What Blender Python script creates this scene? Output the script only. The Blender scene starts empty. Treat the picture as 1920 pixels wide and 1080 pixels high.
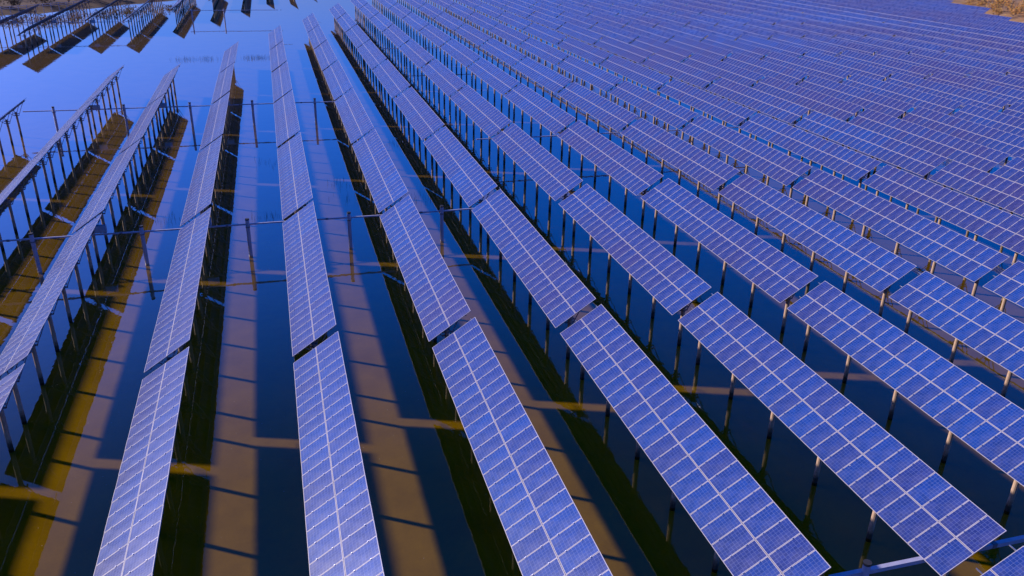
import bpy, math, random
from mathutils import Vector, Matrix
R = math.radians
random.seed(7)
C = bpy.context.scene.collection

# ------------------------------------------------------------------ layout
P = 8.3023            # distance from row to row
W = 1.01              # module pitch along the row
N = 24                # module columns of one table
GAP = 0.8365
L = N * W + GAP       # table pitch along the row
T = R(34.12)          # tilt of the tables
ZC = 3.72             # height of a table's middle above the water
BED = -0.18
ML = 1.62             # module length up the slope
SEAM = 0.02
CAM = (-0.8473, -44.736, ZC + 23.338)
F, YAW, PITCH, ROLL = 1543.4, -0.2822, 0.4221, 0.0239
SUN = Vector((-1.96, 1.22, 1.0)).normalized()

# ------------------------------------------------------------------ helpers
class MB:
    """collects faces with material indices and UVs; build() links them as one mesh object"""
    def __init__(self):
        self.v, self.f, self.m, self.uv = [], [], [], []
    def quad(self, pts, mi=0, uv=None):
        b = len(self.v)
        self.v += [tuple(p) for p in pts]
        self.f.append(tuple(range(b, b + len(pts))))
        self.m.append(mi)
        self.uv.append(uv or [(0, 0)] * len(pts))
    def box(self, c, s, M=None, mi=0):
        hx, hy, hz = s[0] / 2, s[1] / 2, s[2] / 2
        q = [Vector((x * hx, y * hy, z * hz)) for z in (-1, 1) for y in (-1, 1) for x in (-1, 1)]
        c = Vector(c)
        q = [(M @ p if M else p) + c for p in q]
        for f in ((0, 2, 3, 1), (4, 5, 7, 6), (0, 1, 5, 4), (2, 6, 7, 3), (0, 4, 6, 2), (1, 3, 7, 5)):
            self.quad([q[i] for i in f], mi)
    def bar(self, a, b, w, h, mi=0):
        a, b = Vector(a), Vector(b)
        d = b - a
        self.box((a + b) / 2, (w, h, d.length), d.to_track_quat('Z', 'Y').to_matrix(), mi)
    def tube(self, a, b, r0, r1=None, n=12, mi=0, cap=True):
        a, b = Vector(a), Vector(b)
        r1 = r0 if r1 is None else r1
        M = (b - a).to_track_quat('Z', 'Y').to_matrix()
        ra = [a + M @ Vector((r0 * math.cos(2 * math.pi * i / n), r0 * math.sin(2 * math.pi * i / n), 0)) for i in range(n)]
        rb = [b + M @ Vector((r1 * math.cos(2 * math.pi * i / n), r1 * math.sin(2 * math.pi * i / n), 0)) for i in range(n)]
        for i in range(n):
            j = (i + 1) % n
            self.quad([ra[i], ra[j], rb[j], rb[i]], mi)
        if cap:
            self.quad(rb, mi); self.quad(ra[::-1], mi)
    def mesh(self, name, mats):
        me = bpy.data.meshes.new(name)
        me.from_pydata(self.v, [], self.f)
        for m in (mats if isinstance(mats, (list, tuple)) else [mats]):
            me.materials.append(m)
        me.polygons.foreach_set('material_index', self.m)
        u = me.uv_layers.new(name='uv')
        u.data.foreach_set('uv', [x for q in self.uv for p in q for x in p])
        me.update()
        return me
    def build(self, name, mats, parent=None):
        return put(name, self.mesh(name, mats), parent)

def put(name, data, parent=None, loc=None, rot=None):
    o = bpy.data.objects.new(name, data)
    C.objects.link(o)
    if parent: o.parent = parent
    if loc: o.location = loc
    if rot: o.rotation_euler = rot
    return o

def tag(o, label=None, cat=None, group=None, kind=None):
    if label: o['label'] = label
    if cat: o['category'] = cat
    if group: o['group'] = group
    if kind: o['kind'] = kind
    return o

def smooth(me):
    me.polygons.foreach_set('use_smooth', [True] * len(me.polygons))

# ------------------------------------------------------------------ materials
def mat(name):
    m = bpy.data.materials.new(name); m.use_nodes = True
    nt = m.node_tree
    b = nt.nodes['Principled BSDF']
    return m, nt, b
def node(nt, t, **kw):
    n = nt.nodes.new(t)
    for k, v in kw.items():
        if k.startswith('i_'): n.inputs[k[2:]].default_value = v
        elif k[0] == 'n' and k[1:].isdigit(): n.inputs[int(k[1:])].default_value = v
        else: setattr(n, k, v)
    return n
def lk(nt, a, b): nt.links.new(a, b)
def math_(nt, op, a, b=None):
    n = node(nt, 'ShaderNodeMath', operation=op)
    for i, x in enumerate((a, b)):
        if x is None: continue
        if isinstance(x, (int, float)): n.inputs[i].default_value = x
        else: lk(nt, x, n.inputs[i])
    return n.outputs[0]
def mixc(nt, fac, a, b, mode='MIX'):
    n = node(nt, 'ShaderNodeMix', data_type='RGBA', blend_type=mode)
    for s, x in ((0, fac), (6, a), (7, b)):
        if isinstance(x, (int, float)): n.inputs[s].default_value = x
        elif isinstance(x, tuple): n.inputs[s].default_value = (*x, 1) if len(x) == 3 else x
        else: lk(nt, x, n.inputs[s])
    return n.outputs[2]
def noise(nt, scale, detail=3, vec=None, rough=0.5):
    n = node(nt, 'ShaderNodeTexNoise', i_Scale=scale, i_Detail=detail, i_Roughness=rough)
    if vec: lk(nt, vec, n.inputs['Vector'])
    return n
def ramp(nt, fac, stops):
    n = node(nt, 'ShaderNodeValToRGB')
    lk(nt, fac, n.inputs[0])
    e = n.color_ramp.elements
    while len(e) < len(stops): e.new(0.5)
    for x, (p, c) in zip(e, stops): x.position = p; x.color = (*c, 1)
    return n.outputs[0]

def cell_material():
    m, nt, b = mat('solar_cells')
    uv = node(nt, 'ShaderNodeUVMap', uv_map='uv').outputs[0]
    mp = node(nt, 'ShaderNodeVectorMath', operation='MULTIPLY'); mp.inputs[1].default_value = (10, 6, 1)
    lk(nt, uv, mp.inputs[0])
    fr = node(nt, 'ShaderNodeVectorMath', operation='FRACTION'); lk(nt, mp.outputs[0], fr.inputs[0])
    fl = node(nt, 'ShaderNodeVectorMath', operation='FLOOR'); lk(nt, mp.outputs[0], fl.inputs[0])
    sx = node(nt, 'ShaderNodeSeparateXYZ'); lk(nt, fr.outputs[0], sx.inputs[0])
    def edge(s):
        d = math_(nt, 'ABSOLUTE', math_(nt, 'SUBTRACT', s, 0.5))
        return math_(nt, 'GREATER_THAN', d, 0.466)
    line = math_(nt, 'MAXIMUM', edge(sx.outputs[0]), edge(sx.outputs[1]))
    # border of the laminate outside the cells is white backsheet too (uv runs a little past 0..1)
    oi = node(nt, 'ShaderNodeObjectInfo'); ge = node(nt, 'ShaderNodeNewGeometry')
    rnd = math_(nt, 'FRACT', math_(nt, 'ADD', oi.outputs['Random'], ge.outputs['Random Per Island']))
    sh = node(nt, 'ShaderNodeVectorMath', operation='ADD'); lk(nt, fl.outputs[0], sh.inputs[0])
    cb = node(nt, 'ShaderNodeCombineXYZ'); lk(nt, math_(nt, 'MULTIPLY', rnd, 91.0), cb.inputs[2]); lk(nt, cb.outputs[0], sh.inputs[1])
    wn = node(nt, 'ShaderNodeTexWhiteNoise', noise_dimensions='3D'); lk(nt, sh.outputs[0], wn.inputs[0])
    crys = node(nt, 'ShaderNodeTexVoronoi', i_Scale=7.0); lk(nt, mp.outputs[0], crys.inputs[0])
    cs = node(nt, 'ShaderNodeSeparateColor'); lk(nt, crys.outputs['Color'], cs.inputs[0])
    wp = node(nt, 'ShaderNodeNewGeometry')
    big = noise(nt, 0.035, 2, wp.outputs['Position'], 0.5)                # whole batches of modules lean blue or violet
    bsel = math_(nt, 'ADD', math_(nt, 'MULTIPLY', math_(nt, 'SUBTRACT', big.outputs[0], 0.5), 2.2), math_(nt, 'ADD', 0.25, math_(nt, 'MULTIPLY', rnd, 0.5)))
    base = ramp(nt, bsel, [(0.0, (0.030, 0.030, 0.140)), (0.35, (0.020, 0.034, 0.165)), (0.7, (0.012, 0.040, 0.20)), (1.0, (0.006, 0.048, 0.245))])
    v = math_(nt, 'ADD', 0.78, math_(nt, 'ADD', math_(nt, 'MULTIPLY', wn.outputs[0], 0.26), math_(nt, 'MULTIPLY', cs.outputs[0], 0.22)))
    vc = node(nt, 'ShaderNodeCombineColor')
    for i in range(3): lk(nt, v, vc.inputs[i])
    cell = mixc(nt, 1.0, base, vc.outputs[0], 'MULTIPLY')
    lined = mixc(nt, math_(nt, 'MULTIPLY', line, 0.5), cell, (0.21, 0.25, 0.44))
    # thin film of dust, heavier along the low edge and in runs down the glass
    geo = node(nt, 'ShaderNodeTexCoord')
    dn = noise(nt, 0.9, 4, geo.outputs['Object'], 0.6)
    d = node(nt, 'ShaderNodeMapRange', n1=0.45, n2=0.8, n3=0.0, n4=0.11); lk(nt, dn.outputs[0], d.inputs[0])
    col = mixc(nt, d.outputs[0], lined, (0.42, 0.36, 0.40))
    # bird droppings and dried splashes: sparse irregular white specks
    sp = node(nt, 'ShaderNodeTexVoronoi', i_Scale=1.3, i_Randomness=1.0); spv = node(nt, 'ShaderNodeVectorMath', operation='ADD')
    lk(nt, geo.outputs['Object'], spv.inputs[0]); lk(nt, cb.outputs[0], spv.inputs[1]); lk(nt, spv.outputs[0], sp.inputs[0])
    wob = noise(nt, 30.0, 2, spv.outputs[0])
    dist = math_(nt, 'ADD', sp.outputs['Distance'], math_(nt, 'MULTIPLY', math_(nt, 'SUBTRACT', wob.outputs[0], 0.5), 0.09))
    spc = node(nt, 'ShaderNodeSeparateColor'); lk(nt, sp.outputs['Color'], spc.inputs[0])
    speck = math_(nt, 'MULTIPLY', math_(nt, 'LESS_THAN', dist, 0.035), math_(nt, 'GREATER_THAN', spc.outputs[0], 0.86))
    col = mixc(nt, math_(nt, 'MULTIPLY', speck, 0.75), col, (0.62, 0.60, 0.56))
    lk(nt, col, b.inputs['Base Color'])
    rr = math_(nt, 'ADD', 0.20, math_(nt, 'MULTIPLY', dn.outputs[0], 0.17)); lk(nt, rr, b.inputs['Roughness'])
    b.inputs['IOR'].default_value = 1.52
    bn = noise(nt, 260.0, 1, geo.outputs['Object'])
    bp = node(nt, 'ShaderNodeBump', i_Strength=0.22, i_Distance=0.002); lk(nt, bn.outputs[0], bp.inputs['Height']); lk(nt, bp.outputs[0], b.inputs['Normal'])
    return m

def plain(name, col, rough=0.5, metal=0.0, var=0.25, scale=6.0, bump=0.0):
    m, nt, b = mat(name)
    tc = node(nt, 'ShaderNodeTexCoord')
    n = noise(nt, scale, 4, tc.outputs['Object'], 0.6)
    lo = tuple(c * (1 - var) for c in col); hi = tuple(min(1, c * (1 + var)) for c in col)
    lk(nt, ramp(nt, n.outputs[0], [(0.3, lo), (0.7, hi)]), b.inputs['Base Color'])
    b.inputs['Roughness'].default_value = rough; b.inputs['Metallic'].default_value = metal
    if bump:
        bp = node(nt, 'ShaderNodeBump', i_Strength=bump, i_Distance=0.02); lk(nt, n.outputs[0], bp.inputs['Height']); lk(nt, bp.outputs[0], b.inputs['Normal'])
    return m

M_cell = cell_material()
M_frame = plain('anodised_frame', (0.40, 0.37, 0.40), 0.42, 0.0, 0.08, 3.0)
M_back = plain('backsheet_and_frame_shade', (0.045, 0.085, 0.24), 0.6, 0.0, 0.2, 3.0)  # also put on the frame bottoms as painted shade; the frames are aluminium
M_clip = plain('bright_clamp_metal', (0.78, 0.76, 0.78), 0.30, 0.9, 0.05, 4.0)
M_steel = plain('galvanised_steel', (0.20, 0.20, 0.23), 0.5, 0.2, 0.25, 8.0)
M_pipe = plain('painted_conduit', (0.50, 0.48, 0.56), 0.45, 0.0, 0.12, 2.0)
M_box = plain('box_paint', (0.42, 0.52, 0.62), 0.45, 0.0, 0.1, 4.0)
M_cap = plain('open_top_shade', (0.03, 0.03, 0.035), 0.7, 0.0, 0.2, 9.0)  # near-black colour painted for the shaded hollow of the open post top

def pile_material():
    m, nt, b = mat('spun_concrete')
    g = node(nt, 'ShaderNodeNewGeometry'); s = node(nt, 'ShaderNodeSeparateXYZ'); lk(nt, g.outputs['Position'], s.inputs[0])
    n = noise(nt, 5.0, 5, g.outputs['Position'], 0.65)
    z = math_(nt, 'ADD', s.outputs[2], math_(nt, 'MULTIPLY', math_(nt, 'SUBTRACT', n.outputs[0], 0.5), 0.5))
    wet = node(nt, 'ShaderNodeMapRange', n1=0.25, n2=0.75, n3=1.0, n4=0.0); lk(nt, z, wet.inputs[0])
    dry = ramp(nt, n.outputs[0], [(0.3, (0.44, 0.30, 0.20)), (0.7, (0.62, 0.43, 0.29))])
    lk(nt, mixc(nt, wet.outputs[0], dry, (0.055, 0.04, 0.026)), b.inputs['Base Color'])
    b.inputs['Roughness'].default_value = 0.8
    return m
M_pile = pile_material()

def water_material():
    m, nt, b = mat('still_water'); nt.nodes.remove(b)
    out = nt.nodes['Material Output']
    g = node(nt, 'ShaderNodeNewGeometry')
    mp = node(nt, 'ShaderNodeMapping'); mp.inputs['Scale'].default_value = (1, 0.6, 1); lk(nt, g.outputs['Position'], mp.inputs[0])
    n1 = noise(nt, 1.6, 2, mp.outputs[0]); n2 = noise(nt, 0.05, 2, g.outputs['Position'])
    st = node(nt, 'ShaderNodeMapRange', n1=0.4, n2=0.7, n3=0.04, n4=0.15); lk(nt, n2.outputs[0], st.inputs[0])
    bp = node(nt, 'ShaderNodeBump', i_Distance=0.05); lk(nt, n1.outputs[0], bp.inputs['Height']); lk(nt, st.outputs[0], bp.inputs['Strength'])
    # reflectance of an air/water surface, the same from both sides (the bed is lit through it)
    dt = node(nt, 'ShaderNodeVectorMath', operation='DOT_PRODUCT'); lk(nt, bp.outputs[0], dt.inputs[0]); lk(nt, g.outputs['Incoming'], dt.inputs[1])
    ca = math_(nt, 'MINIMUM', math_(nt, 'ABSOLUTE', dt.outputs['Value']), 1.0)
    mr = node(nt, 'ShaderNodeMapRange', interpolation_type='SMOOTHSTEP', n1=0.62, n2=0.06, n3=0.058, n4=0.76); lk(nt, ca, mr.inputs[0])
    fr = mr.outputs[0]
    tr = node(nt, 'ShaderNodeBsdfTransparent'); tr.inputs[0].default_value = (0.84, 0.68, 0.24, 1)
    gl = node(nt, 'ShaderNodeBsdfGlossy'); gl.inputs['Roughness'].default_value = 0.02; gl.inputs[0].default_value = (1, 1, 1, 1); lk(nt, bp.outputs[0], gl.inputs['Normal'])
    mx = node(nt, 'ShaderNodeMixShader'); lk(nt, fr, mx.inputs[0]); lk(nt, tr.outputs[0], mx.inputs[1]); lk(nt, gl.outputs[0], mx.inputs[2])
    lk(nt, mx.outputs[0], out.inputs[0])
    return m

def bed_material():
    m, nt, b = mat('pond_bed_mud')
    g = node(nt, 'ShaderNodeNewGeometry')
    a = noise(nt, 0.35, 5, g.outputs['Position'], 0.6); c = noise(nt, 6.0, 4, g.outputs['Position'], 0.7)
    f = math_(nt, 'ADD', math_(nt, 'MULTIPLY', a.outputs[0], 0.7), math_(nt, 'MULTIPLY', c.outputs[0], 0.3))
    lk(nt, ramp(nt, f, [(0.35, (0.26, 0.215, 0.004)), (0.65, (0.37, 0.31, 0.007))]), b.inputs['Base Color'])
    b.inputs['Roughness'].default_value = 1.0
    return m

def soil_material(name, k):
    m, nt, b = mat(name)
    g = node(nt, 'ShaderNodeNewGeometry')
    a = noise(nt, 0.12, 5, g.outputs['Position'], 0.65); c = noise(nt, 1.7, 5, g.outputs['Position'], 0.7)
    f = math_(nt, 'ADD', math_(nt, 'MULTIPLY', a.outputs[0], 0.6), math_(nt, 'MULTIPLY', c.outputs[0], 0.4))
    lk(nt, ramp(nt, f, [(0.3, tuple(k * c for c in (0.12, 0.07, 0.035))), (0.5, tuple(k * c for c in (0.30, 0.16, 0.06))), (0.7, tuple(k * c for c in (0.36, 0.22, 0.10)))]), b.inputs['Base Color'])
    b.inputs['Roughness'].default_value = 1.0
    return m
M_soil = soil_material('dry_shore_soil', 1.15); M_bank = soil_material('dark_bank_soil', 0.4)

def leaf_material(name, cols):
    m, nt, b = mat(name)
    ge = node(nt, 'ShaderNodeNewGeometry')
    lk(nt, ramp(nt, ge.outputs['Random Per Island'], [(i / (len(cols) - 1), c) for i, c in enumerate(cols)]), b.inputs['Base Color'])
    b.inputs['Roughness'].default_value = 0.8
    return m
M_gold = leaf_material('dry_golden_leaves', [(0.34, 0.12, 0.02), (0.48, 0.20, 0.03), (0.52, 0.25, 0.04), (0.40, 0.27, 0.04)])
M_brown = leaf_material('brown_scrub_leaves', [(0.07, 0.04, 0.03), (0.16, 0.08, 0.03), (0.24, 0.12, 0.03), (0.09, 0.09, 0.03)])
M_twig = plain('twig_bark', (0.10, 0.07, 0.05), 0.9)
M_reed = leaf_material('dark_reeds', [(0.015, 0.02, 0.012), (0.035, 0.04, 0.02), (0.05, 0.045, 0.02)])

# ------------------------------------------------------------------ setting
def sheet(name, pts, z, m, label):
    b = MB(); b.quad([(x, y, z) for x, y in pts]); o = b.build(name, m)
    return tag(o, label, None, None, 'structure')
BIG = [(-2500, -1500), (2500, -1500), (2500, 3500), (-2500, 3500)]
sheet('ground', BIG, BED, bed_material(), 'olive mud bed of the shallow pond')
sheet('water', BIG, 0.0, water_material(), 'still clear blue water under the solar tables')

def terrain(name, ground_mat, outline, inner, h, label, seed):
    """a low bank: shoreline points at the water's edge, a crest line h high, then level land behind"""
    rnd = random.Random(seed)
    b = MB()
    n = len(outline)
    prof = [(0.0, -0.9), (0.02, 0.05), (0.05, h * 0.7), (0.10, h), (0.35, h * 1.15), (1.0, h * 1.3)]
    steps = 6
    line = []
    for i in range(n - 1):
        for s in range(steps):
            t = s / steps
            line.append((outline[i][0] * (1 - t) + outline[i + 1][0] * t + rnd.uniform(-.5, .5), outline[i][1] * (1 - t) + outline[i + 1][1] * t + rnd.uniform(-.5, .5),
                         inner[i][0] * (1 - t) + inner[i + 1][0] * t, inner[i][1] * (1 - t) + inner[i + 1][1] * t))
    rows = [[(a + (c - a) * t, d + (e - d) * t, z + (rnd.uniform(-.15, .15) if z > 0.1 else 0)) for t, z in prof] for a, d, c, e in line]
    for p, q in zip(rows, rows[1:]):
        for i in range(len(prof) - 1):
            b.quad([p[i], p[i + 1], q[i + 1], q[i]])
    me = b.mesh(name, ground_mat); smooth(me)
    return tag(put(name, me), label, None, None, 'structure')
terrain('shore_bank', M_bank, [(-160, 120), (-92, 190), (-72, 214), (-58, 226), (-42, 244), (-28, 262), (10, 330), (60, 420)],
        [(-320, 260), (-260, 320), (-230, 350), (-200, 380), (-170, 410), (-140, 440), (-60, 520), (0, 600)], 1.6, 'brown earth bank along the far shore of the pond', 3)
terrain('shore', M_soil, [(206, 90), (206, 128), (209, 150), (217, 163), (226, 179), (233, 196), (240, 214), (255, 250), (290, 330)],
        [(420, 60), (420, 110), (420, 150), (425, 180), (430, 210), (435, 240), (440, 270), (450, 300), (470, 380)], 1.3, 'dry golden brown shore at the corner of the solar field', 4)

# ------------------------------------------------------------------ solar table parts
def rot_slope():
    return Matrix.Rotation(-T, 3, 'Y')
RS = rot_slope()
def on_slope(s, y, n):          # table frame -> root frame (root at water level under the table's middle)
    return RS @ Vector((s, y, n)) + Vector((0, 0, ZC))
FW, FH, MW = 0.029, 0.04, W - 0.012
def add_laminate(b, cx, cy, cell=0, back=1):
    hx, hy = ML / 2 - FW + 0.004, MW / 2 - FW + 0.004
    z0, z1 = -0.012, -0.004
    e = 0.012
    q = [(cx - hx, cy - hy), (cx + hx, cy - hy), (cx + hx, cy + hy), (cx - hx, cy + hy)]
    b.quad([(x, y, z1) for x, y in q], cell, [(0, 0), (1, 0), (1, 1), (0, 1)])
    b.quad([(x, y, z0) for x, y in q[::-1]], back)
def add_frame(b, cx, cy, mi=0, under=None):
    hx, hy = ML / 2, MW / 2
    n0 = len(b.m)
    _frame_bars(b, cx, cy, mi, hx, hy)
    if under is not None:
        for i in range(n0, len(b.m), 6): b.m[i] = under        # first face of every bar looks down: shade painted on with the dark backsheet colour
def _frame_bars(b, cx, cy, mi, hx, hy):
    b.box((cx, cy - hy + FW / 2, -FH / 2), (ML, FW, FH), None, mi)
    b.box((cx, cy + hy - FW / 2, -FH / 2), (ML, FW, FH), None, mi)
    b.box((cx - hx + FW / 2, cy, -FH / 2), (FW, MW - 2 * FW, FH), None, mi)
    b.box((cx + hx - FW / 2, cy, -FH / 2), (FW, MW - 2 * FW, FH), None, mi)

_b = MB(); add_laminate(_b, 0, 0); ME_laminate = _b.mesh('solar_panel', [M_cell, M_back])
_b = MB(); add_frame(_b, 0, 0, 0, 1); ME_frame = _b.mesh('panel_frame', [M_frame, M_back])
_b = MB(); add_laminate(_b, 0, 0); add_frame(_b, 0, 0, 2, 1); ME_panel = _b.mesh('solar_panel', [M_cell, M_back, M_frame])
CENT = [(sx * (ML / 2 + SEAM / 2), (c - (N - 1) / 2) * W) for sx in (-1, 1) for c in range(N)]
_b = MB()
for cx, cy in CENT: add_laminate(_b, cx, cy); add_frame(_b, cx, cy, 2, 1)
ME_array = _b.mesh('panel_array', [M_cell, M_back, M_frame])
PILE_Y = [(-2.5 + i) * 4.45 for i in range(6)]
CAPZ = ZC - 0.72
def add_pile(b):
    b.tube((0, 0, BED - 0.3), (0, 0, CAPZ), 0.135, 0.135, 12)
_b = MB(); add_pile(_b); ME_pile = _b.mesh('pile', M_pile)
def add_clamp(b, y=0):
    for z in (CAPZ - 0.18, CAPZ - 0.42):
        b.tube((0, y, z - 0.035), (0, y, z + 0.035), 0.175, 0.175, 12)
        b.box((0.24, y, z), (0.16, 0.05, 0.09)); b.box((-0.24, y, z), (0.16, 0.05, 0.09))
    b.box((0, y, CAPZ + 0.012), (0.36, 0.36, 0.024))
_b = MB(); add_clamp(_b); ME_clamp = _b.mesh('pile_clamp', M_steel)
def add_truss(b, y=0):
    b.bar(on_slope(-1.45, y, -0.185), on_slope(1.45, y, -0.185), 0.06, 0.10)
    for s, x, z in ((-1.1, -0.27, CAPZ - 0.42), (1.1, 0.27, CAPZ - 0.42), (-0.35, -0.12, CAPZ), (0.45, 0.12, CAPZ)):
        b.bar(Vector((x, y, z)), on_slope(s, y, -0.21), 0.05, 0.05)
_b = MB(); add_truss(_b); ME_truss = _b.mesh('truss', M_steel)
HL = N * W / 2
PURL = (-1.22, -0.42, 0.42, 1.22); STICK = (-0.42, 1.22)
def add_purlin(b, s):
    a, c = on_slope(s, -HL + 0.05, -0.088), on_slope(s, HL - 0.05, -0.088)
    b.bar(a, c, 0.06, 0.09)
    if s in STICK: b.bar(on_slope(s + .1, HL - 0.6, -0.16), on_slope(s + .1, HL + 0.42, -0.16), 0.045, 0.05, 1)   # tie rod to the next table
    for i in range(1, N):
        b.box(on_slope(s, (i - N / 2) * W, -0.006), (0.06, 0.030, 0.07), RS, 1)
ME_purl = []
for s in PURL:
    _b = MB(); add_purlin(_b, s); ME_purl.append(_b.mesh('purlin', [M_steel, M_clip]))
_b = MB()
for y in PILE_Y: add_clamp(_b, y); add_truss(_b, y)
for s in PURL: add_purlin(_b, s)
ME_support = _b.mesh('support_frame', [M_steel, M_clip])
# combiner box with its lid, gland and hanging bracket
_b = MB()
_b.box((0.62, 0, CAPZ - 0.30), (0.95, 0.32, 0.62)); _b.box((0.62, -0.172, CAPZ - 0.30), (0.86, 0.024, 0.54))
_b.box((0.10, 0, CAPZ - 0.12), (0.10, 0.10, 0.10)); _b.tube((0.62, 0, CAPZ - 0.61), (0.62, 0, CAPZ - 0.80), 0.05, 0.05, 8)
ME_box = _b.mesh('combiner_box', M_box)

GROUP = 'solar tables standing in rows on piles in the pond'
ORD = ('first second third fourth fifth sixth seventh eighth ninth tenth eleventh twelfth thirteenth fourteenth fifteenth sixteenth seventeenth eighteenth nineteenth twentieth '
       'twenty-first twenty-second twenty-third twenty-fourth twenty-fifth twenty-sixth twenty-seventh twenty-eighth twenty-ninth thirtieth thirty-first thirty-second thirty-third thirty-fourth').split()

def table(r, j, tier, label):
    t = bpy.data.objects.new('solar_table', None); C.objects.link(t)
    t.location = (r * P, (j + 0.5) * L, random.uniform(-.02, .02))
    t.rotation_euler = (random.uniform(-.0012, .0012), random.uniform(-.012, .012), random.uniform(-.0006, .0006))
    tag(t, label, 'solar table', GROUP)
    rot = (0, -T, 0)
    if tier < 3:
        for cx, cy in CENT:
            jit = (random.uniform(-.004, .004), -T + random.uniform(-.009, .009), random.uniform(-.002, .002))
            o = put('solar_panel', ME_laminate if tier == 1 else ME_panel, t, on_slope(cx, cy, 0), jit)
            if tier == 1: put('panel_frame', ME_frame, o)
    else:
        put('panel_array', ME_array, t, (0, 0, ZC), rot)
    for i, y in enumerate(PILE_Y):
        p = put('pile', ME_pile, t, (0, y, 0))
        if tier < 3:
            put('pile_clamp', ME_clamp, p)
            put('truss', ME_truss, t, (0, y, 0))
        if i == 0 and (r, j) in BOXES: put('combiner_box', ME_box, t, (0, y, 0))
    if tier < 3:
        for me in ME_purl: put('purlin', me, t)
    else:
        put('support_frame', ME_support, t)
    return t

# ------------------------------------------------------------------ which tables stand where
END = {-8: 1, -7: 1, -6: 1, -5: 2, -4: 3, -3: 4, -2: 4, -1: 5, 0: 6, 1: 7, 2: 8, 3: 9}
START = {24: 6, 25: 7, 26: 7, 27: 8, 28: 9, 29: 9, 30: 10}
FAR0 = {-8: 6, -7: 6, -6: 6, -5: 7, -4: 7, -3: 8, -2: 9, -1: 10, 0: 11, 1: 11, 2: 12}
FAR1 = {-8: 8, -7: 8, -6: 9, -5: 9, -4: 10, -3: 11, -2: 12, -1: 13, 0: 13, 1: 13, 2: 13}
SLOTS = []
for r in range(-7, 31):
    for j in range(START.get(r, -4), END.get(r, 10)): SLOTS.append((r, j, 'near'))
    for j in range(FAR0.get(r, 0), FAR1.get(r, 0)): SLOTS.append((r, j, 'far'))
BOXES = {(-4, 2), (-3, 3), (-2, 3), (-1, 3), (0, 3), (-1, 1), (-2, 1), (0, 1), (-6, 7), (-5, 7), (-7, 7)}

cam_d = Vector((-math.sin(YAW) * math.cos(PITCH), math.cos(YAW) * math.cos(PITCH), -math.sin(PITCH)))
cr = Vector((math.cos(YAW), math.sin(YAW), 0)); cu = cr.cross(cam_d)
cr2 = cr * math.cos(ROLL) + cu * math.sin(ROLL); cu2 = cu * math.cos(ROLL) - cr * math.sin(ROLL)
def px(p):
    v = Vector(p) - Vector(CAM); z = v.dot(cam_d)
    if z < 1: return None
    return (960 + F * v.dot(cr2) / z, 540 - F * v.dot(cu2) / z)
def area(r, j):
    """size of a table's face inside the frame (samples over the face)"""
    n = 0; a = 0
    for i in range(13):
        for k in range(3):
            q = px((r * P + (k - 1) * 1.3, (j + 0.02 + 0.96 * i / 12) * L, ZC + (k - 1) * 0.9))
            if q and 0 <= q[0] <= 1920 and 0 <= q[1] <= 1080: n += 1
    if n == 0: return 0
    d = (Vector((r * P, (j + .5) * L, ZC)) - Vector(CAM)).length
    return n / d ** 2
seen = sorted([(area(r, j), r, j, b) for r, j, b in SLOTS if area(r, j) > 0], reverse=True)
near_first = {}
for a, r, j, b in seen:
    near_first[(r, b)] = min(j, near_first.get((r, b), 99))
chosen = seen[:300]
TIER1, TIER2 = 34, 96
keep = set()
for i, (a, r, j, b) in enumerate(chosen):
    keep.add((r, j))
    n = ORD[j - near_first[(r, b)]]
    if b == 'far':
        label = f'dark-backed solar table beyond the open channel, {n} along row {ORD[r + 8]} counted from the brown bank'
        label = f'solar table with dark underside beyond the channel, {n} along the {ORD[r + 8]} row from the bank'
    elif r == -4:
        label = 'thin edge-on solar table tip above bare piles beside the open channel'
        if n != 'first': label = f'thin edge-on solar table beside the open channel, {n} in its row'
    else:
        look = 'lilac' if r <= 0 else ('pale blue' if r <= 4 else 'blue')
        label = f'{look} solar table, {n} from the near end, {ORD[r + 3]} row after the edge-on row'
    tier = 1 if i < TIER1 else 2 if i < TIER2 else 3
    table(r, j, tier, label)
# the rest: the smallest in the picture and the ring just outside the frame, as one object
SLOTSET = set(SLOTS)
rest = MB()
def ring(r, j):
    q = px((r * P, (j + .5) * L, ZC))
    return (q is not None and -700 < q[0] < 2500 and -40 < q[1] < 1700 and j < 9) or (r <= 2 and j > 8 and (r, j, 'far') in SLOTSET)
restlist = [(r, j) for r, j, b in SLOTS if (r, j) not in keep and (area(r, j) > 0 or ring(r, j))]
piece = MB()
for cx, cy in CENT:
    tmp = MB(); add_laminate(tmp, cx, cy, 0, 1); add_frame(tmp, cx, cy, 2, 1)
    for f, m_, u in zip(tmp.f, tmp.m, tmp.uv): piece.quad([on_slope(*tmp.v[i]) for i in f], m_, u)
k0 = MB()
for y in PILE_Y: add_clamp(k0, y); add_truss(k0, y)
for s in PURL: k0.bar(on_slope(s, -HL + 0.05, -0.088), on_slope(s, HL - 0.05, -0.088), 0.06, 0.09)
for f in k0.f: piece.quad([k0.v[i] for i in f], 2)
k1 = MB()
for y in PILE_Y: k1.tube((0, y, BED - 0.3), (0, y, CAPZ), 0.135, 0.135, 8)
for f in k1.f: piece.quad([k1.v[i] for i in f], 3)
for r, j in restlist:
    ox, oy, b0 = r * P, (j + 0.5) * L, len(rest.v)
    rest.v += [(x + ox, y + oy, z) for x, y, z in piece.v]
    rest.f += [tuple(i + b0 for i in f) for f in piece.f]
    rest.m += piece.m; rest.uv += piece.uv
print('tables seen', len(seen), 'kept', len(keep), 'rest', len(restlist))
tag(rest.build('distant_solar_tables', [M_cell, M_back, M_frame, M_pile]), 'hazy mass of the farthest blue solar tables at the top of the field', 'solar tables', None, 'stuff')

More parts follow.
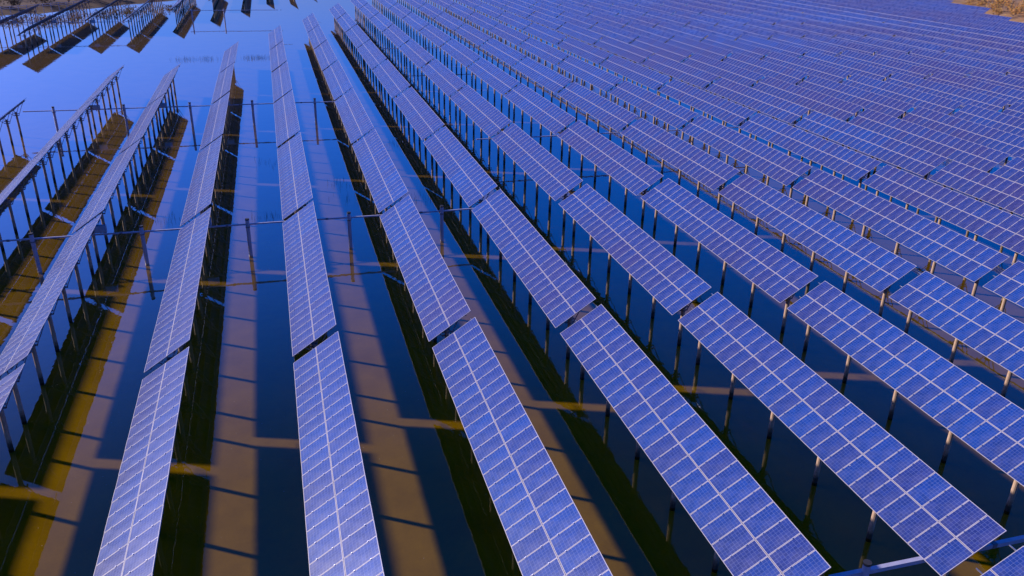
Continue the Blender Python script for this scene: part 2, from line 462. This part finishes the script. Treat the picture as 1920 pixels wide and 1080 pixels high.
# ------------------------------------------------------------------ conduits and their posts
PZ = ZC - 0.97
def conduit(k, x0, x1, label):
    b = MB(); y = k * L; th = 0.2 if k < 0 else 0.115
    n = max(1, round((x1 - x0) / P))
    prev = None
    pts = [(x0 + (x1 - x0) * i / n, y + 0.0, PZ - 0.03 * (i % 2)) for i in range(n + 1)]
    for a, c in zip(pts, pts[1:]): b.bar(a, c, th, th)
    o = b.build('conduit', M_pipe)
    tag(o, label, 'conduit', 'conduits crossing the rows')
    c = MB()
    r = math.ceil(x0 / P)
    while r * P < x1:                                                  # sleeve joints
        c.box((r * P + 2.4, y, PZ - 0.012), (0.22, th + .035, th + .035)); r += 1
    c.build('conduit_joint', M_steel, o)
_p = MB(); _p.tube((0, 0, BED - 0.3), (0, 0, 3.28), 0.16, 0.16, 14); ME_post = _p.mesh('post_shaft', M_pipe)
_p = MB(); _p.tube((0, 0, 3.2), (0, 0, 3.32), 0.172, 0.172, 14); ME_postcap = _p.mesh('post_top_shade', M_cap)
_p = MB(); _p.box((0, 0, PZ - 0.13), (0.5, 0.10, 0.05)); _p.tube((0, 0, PZ - 0.22), (0, 0, PZ - 0.12), 0.18, 0.18, 14); ME_postbr = _p.mesh('post_bracket', M_steel)
def post(r, k, label):
    o = bpy.data.objects.new('conduit_post', None); C.objects.link(o)
    o.location = ((r + 0.5) * P + random.uniform(-.15, .15), k * L - 0.24, 0)
    o.rotation_euler = (random.uniform(-.015, .015), random.uniform(-.015, .015), random.uniform(0, 6))
    tag(o, label, 'post', 'posts carrying the conduits')
    put('shaft', ME_post, o); put('cap', ME_postcap, o); put('bracket', ME_postbr, o)  # the cap is a solid top, coloured as the dark open pipe
conduit(-0.938, 2.3 * P, 6.4 * P, 'thick conduit crossing under the table gap at the near corner')
conduit(1, -4.6 * P, 1.87 * P, 'long lower conduit crossing four rows near the pale tables')
conduit(2, 2.62 * P, 9 * P, 'conduit in the table gaps of the blue rows, mostly hidden')
conduit(3, -3.95 * P, 0.87 * P, 'upper conduit from the edge-on table across the open rows')
conduit(5, 2.45 * P, 5 * P, 'far conduit in the table gaps of the pale blue rows')
conduit(7, -8 * P, -3.9 * P, 'thin conduit among the dark-backed tables by the bank')
conduit(8, -2.6 * P, 0.2 * P, 'thin conduit over the channel between two dark reflections')
for r, k, lab in [(2, -0.932, 'blue post with open dark top at the near corner below the blue tables'),
                  (-4, 1, 'dark-topped post carrying the lower conduit beside the edge-on row'),
                  (-3, 1, 'dark-topped post carrying the lower conduit, one row in from the edge-on row'),
                  (-2, 1, 'dark-topped post on the lower conduit between the two most slanted lilac rows'),
                  (-1, 1, 'dark-topped post on the lower conduit just before the upright lilac row'),
                  (0, 1, 'dark-topped post on the lower conduit just after the upright lilac row'),
                  (1, 1, 'last dark-topped post of the lower conduit, near the pale blue tables'),
                  (-4, 3, 'dark post on the upper conduit beside the edge-on table tip'),
                  (-3, 3, 'dark post on the upper conduit between two rows seen almost edge-on'),
                  (-2, 3, 'dark post on the upper conduit over clear open water'),
                  (-1, 3, 'dark post on the upper conduit just before the upright lilac row'),
                  (0, 3, 'dark post on the upper conduit just after the upright lilac row'),
                  (-3, 8, 'thin dark post in the channel by the first dark reflection'),
                  (-2, 8, 'thin dark post in the channel between two dark reflections'),
                  (3, 5, 'thin post on the far conduit among pale blue rows')]:
    post(r, k, lab)

# ------------------------------------------------------------------ reeds and floating weed
def reeds(x, y, sx, sy, n, h, label):
    b = MB()
    n = int(n * .8)
    for i in range(n):
        px_, py_ = random.gauss(0, sx), random.gauss(0, sy)
        hh = h * random.uniform(0.3, .85); w = random.uniform(.007, .014)
        lx, ly = random.gauss(0, .10) * hh, random.gauss(0, .10) * hh
        a = random.uniform(0, math.pi); c, s = math.cos(a) * w, math.sin(a) * w
        p0, p1, p2 = (px_, py_, -0.5), (px_ + lx * .4, py_ + ly * .4, hh * .55), (px_ + lx, py_ + ly, hh)
        b.quad([(p0[0] - c, p0[1] - s, p0[2]), (p0[0] + c, p0[1] + s, p0[2]), (p1[0] + c * .8, p1[1] + s * .8, p1[2]), (p1[0] - c * .8, p1[1] - s * .8, p1[2])])
        b.quad([(p1[0] - c * .8, p1[1] - s * .8, p1[2]), (p1[0] + c * .8, p1[1] + s * .8, p1[2]), p2])
    o = b.build('patch_of_reeds', M_reed); o.location = (x, y, 0)
    tag(o, label, 'reeds', 'reed clumps standing in the water')
reeds(-11.8, 35.6, .9, .9, 60, .75, 'sparse dark reeds beside the second slanted lilac row')
reeds(-2.7, 34.6, .8, 1.0, 50, .7, 'sparse reeds against the upright lilac row, above the lower conduit')
reeds(-3.0, 54.2, .9, 1.2, 45, .6, 'thin reeds against the upright lilac row, further along the water')
reeds(5.0, 44.5, .9, 1.4, 60, .7, 'thin reeds between the upright lilac row and the next row')
reeds(5.9, 38.6, .8, .9, 45, .65, 'short reeds just above the lower conduit after the upright row')
reeds(13.0, 37.0, .7, 1.0, 45, .7, 'short reeds in blue water beside a dark panel reflection')
reeds(13.2, 60.5, .7, 1.4, 40, .6, 'thin reeds in the blue strip further up between pale rows')
for i, (x, lab) in enumerate([(-17.6, 'first reed clump of the line across the open channel'), (-13.4, 'second reed clump of the line across the channel, by a table end'),
                              (-5.2, 'third reed clump of the channel line, past the lilac table end'), (-2.6, 'last reed clump of the channel line, by the upright row')]):
    reeds(x, 134 + i * .2, 1.3, .5, 110, 1.1, lab)
def weed(x, y, sx, sy, label):
    b = MB()
    for i in range(26):
        a, q = random.gauss(0, sx), random.gauss(0, sy); w = random.uniform(.05, .2); t = random.uniform(0, 3)
        d = Vector((math.cos(t), math.sin(t) * .3, 0)) * w * 3; e = Vector((-d.y, d.x, 0)).normalized() * w * .5
        c = Vector((a, q, random.uniform(.004, .03)))
        b.quad([c - d, c - e, c + d, c + e])
    o = b.build('floating_weed', M_reed); o.location = (x, y, 0)
    tag(o, label, 'water weed', 'floating weed in the channel')
weed(2.0, 153.5, .9, .3, 'dark strand of floating weed beside the end of the upright row')
weed(31.5, 214, 1.6, 1.5, 'dark floating weed ring at the head of the pale rows')
weed(11.5, 196, .5, 1.0, 'small dark weed speck in the open channel')

# specks of leaf and scum drifting on the near water
_b = MB(); _r = random.Random(5)
for i in range(420):
    x, y = _r.uniform(-30, 24), _r.uniform(-26, 70)
    if _r.random() < .6: x, y = _r.choice([(-11, -6), (-5, 4), (4, -2), (-13, 20), (3, 30)])[0] + _r.gauss(0, 2.5), y * .4
    t, q = _r.uniform(0, 3.1), _r.uniform(.012, .04)
    d = Vector((math.cos(t) * q, math.sin(t) * q, 0)); e = Vector((-d.y, d.x, 0)) * .6
    c = Vector((x, y, .006)); _b.quad([c - d, c - e, c + d, c + e])
tag(_b.build('leaf_litter', plain('pale_litter', (0.40, 0.34, 0.22), 0.9)), 'pale specks of leaf litter drifting on the still water', None, None, 'stuff')

# ------------------------------------------------------------------ banks: railing, scrub
def bush(x, y, z, w, h, m, n, label, group, cat='bush', name='shrub'):
    root = bpy.data.objects.new(name, None); C.objects.link(root); root.location = (x, y, z)
    tag(root, label, cat, group)
    b = MB(); lobes = [(random.gauss(0, w * .28), random.gauss(0, w * .28), h * random.uniform(.35, .8), random.uniform(.22, .42) * w) for _ in range(7)]
    for i in range(n):
        lx, ly, lz, lr = random.choice(lobes)
        d = Vector((random.gauss(0, 1), random.gauss(0, 1), random.gauss(0, 1))).normalized() * lr * random.uniform(.55, 1.08)
        c = Vector((lx + d.x, ly + d.y, max(.05, lz + d.z * .8))); s = random.uniform(.05, .13) * (w ** .5)
        u = Vector((random.gauss(0, 1), random.gauss(0, 1), random.gauss(0, 1))).normalized(); v = u.orthogonal().normalized()
        b.quad([c - u * s, c - v * s * .6, c + u * s, c + v * s * .6])
    b.build('crown', m, root)
    t = MB()
    for lx, ly, lz, lr in lobes: t.tube((0, 0, -.2), (lx, ly, lz), .05, .015, 5)
    t.build('stem', M_twig, root)
GOLD = [(262, 224, 3.4), (257, 214, 3.0), (252, 204, 3.6), (247, 194, 3.2), (244, 201, 2.6), (239, 188, 2.8), (236, 180, 2.4), (232, 187, 2.6), (231, 172, 2.6), (226, 166, 2.2), (223, 157, 2.4), (229, 160, 3.0), (238, 170, 3.2), (246, 182, 3.4), (219, 150, 2.2), (222, 143, 2.6), (268, 236, 3.4), (256, 226, 2.6), (249, 214, 2.4), (272, 226, 3.6), (262, 206, 3.4), (241, 212, 2.0)]
for i, (x, y, s) in enumerate(GOLD):
    bush(x, y, 1.0, s * 1.7, s, M_gold, 420, f'dry golden bush on the shore at the field corner, {ORD[i]} along from the water', 'golden bushes on the shore')
SCRUB = [(-84, 212, 3), (-78, 222, 3.5), (-74, 230, 3), (-70, 226, 2.4), (-66, 236, 4), (-62, 232, 3), (-58, 240, 3.4), (-52, 246, 3), (-48, 254, 3.6), (-44, 252, 2.6), (-38, 264, 4), (-34, 262, 3), (-30, 272, 4), (-90, 206, 3.5), (-72, 244, 4.5), (-60, 252, 4.5), (-46, 268, 4.5)]
for i, (x, y, s) in enumerate(SCRUB):
    bush(x, y, 1.5, s * 1.6, s, M_brown, 380, f'brown scrub bush on the far earth bank, {ORD[i]} behind the railing', 'scrub on the bank')
rl = MB()
rail = bpy.data.objects.new('bank_railing', None); C.objects.link(rail)
A, B_ = Vector((-82, 205, 1.0)), Vector((-52, 236.5, 1.0))
rail.location = A
tag(rail, 'pale post and rail fence along the brown bank', 'railing')
D_ = B_ - A; nr = 18
for zz in (1.15, .65):
    q = MB(); q.bar((0, 0, zz), (D_.x, D_.y, zz), .09, .09); q.build('rail', M_pipe, rail)
_q = MB(); _q.tube((0, 0, -1.2), (0, 0, 1.3), .07, .07, 8); ME_rp = _q.mesh('rail_post', M_pipe)
for i in range(nr + 1): put('rail_post', ME_rp, rail, (D_.x * i / nr, D_.y * i / nr, 0))

# ------------------------------------------------------------------ light, sky, camera
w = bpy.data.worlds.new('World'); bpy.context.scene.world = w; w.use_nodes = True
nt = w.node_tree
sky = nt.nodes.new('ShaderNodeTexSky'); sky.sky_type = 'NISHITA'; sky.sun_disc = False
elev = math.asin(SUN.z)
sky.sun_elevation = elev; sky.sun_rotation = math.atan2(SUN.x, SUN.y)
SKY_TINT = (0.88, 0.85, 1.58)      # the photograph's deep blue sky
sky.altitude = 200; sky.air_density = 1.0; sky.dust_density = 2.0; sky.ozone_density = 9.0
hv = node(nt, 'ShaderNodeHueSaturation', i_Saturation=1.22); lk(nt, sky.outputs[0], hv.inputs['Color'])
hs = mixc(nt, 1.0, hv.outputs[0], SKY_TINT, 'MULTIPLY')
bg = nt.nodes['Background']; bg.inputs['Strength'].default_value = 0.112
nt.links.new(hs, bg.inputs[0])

sl = bpy.data.lights.new('sun', 'SUN'); sl.energy = 5.0; sl.angle = R(1.6); sl.color = (1.0, 0.87, 0.78)
so = bpy.data.objects.new('sun', sl); C.objects.link(so)
so.rotation_euler = SUN.to_track_quat('Z', 'Y').to_euler()

cd = bpy.data.cameras.new('camera'); co = bpy.data.objects.new('camera', cd); C.objects.link(co)
cd.sensor_fit = 'HORIZONTAL'; cd.sensor_width = 36; cd.lens = F / 1920 * 36
cd.clip_start = 0.5; cd.clip_end = 6000
M = Matrix((cr2, cu2, -cam_d)).transposed().to_4x4(); M.translation = Vector(CAM)
co.matrix_world = M
sc = bpy.context.scene
sc.camera = co
sc.view_settings.view_transform = 'Standard'; sc.view_settings.look = 'None'
sc.view_settings.exposure = 0.12; sc.view_settings.gamma = 1.0
sc.render.engine = 'CYCLES'
sc.cycles.max_bounces = 8; sc.cycles.transparent_max_bounces = 12; sc.cycles.use_denoising = True
sc.cycles.caustics_reflective = False; sc.cycles.caustics_refractive = False
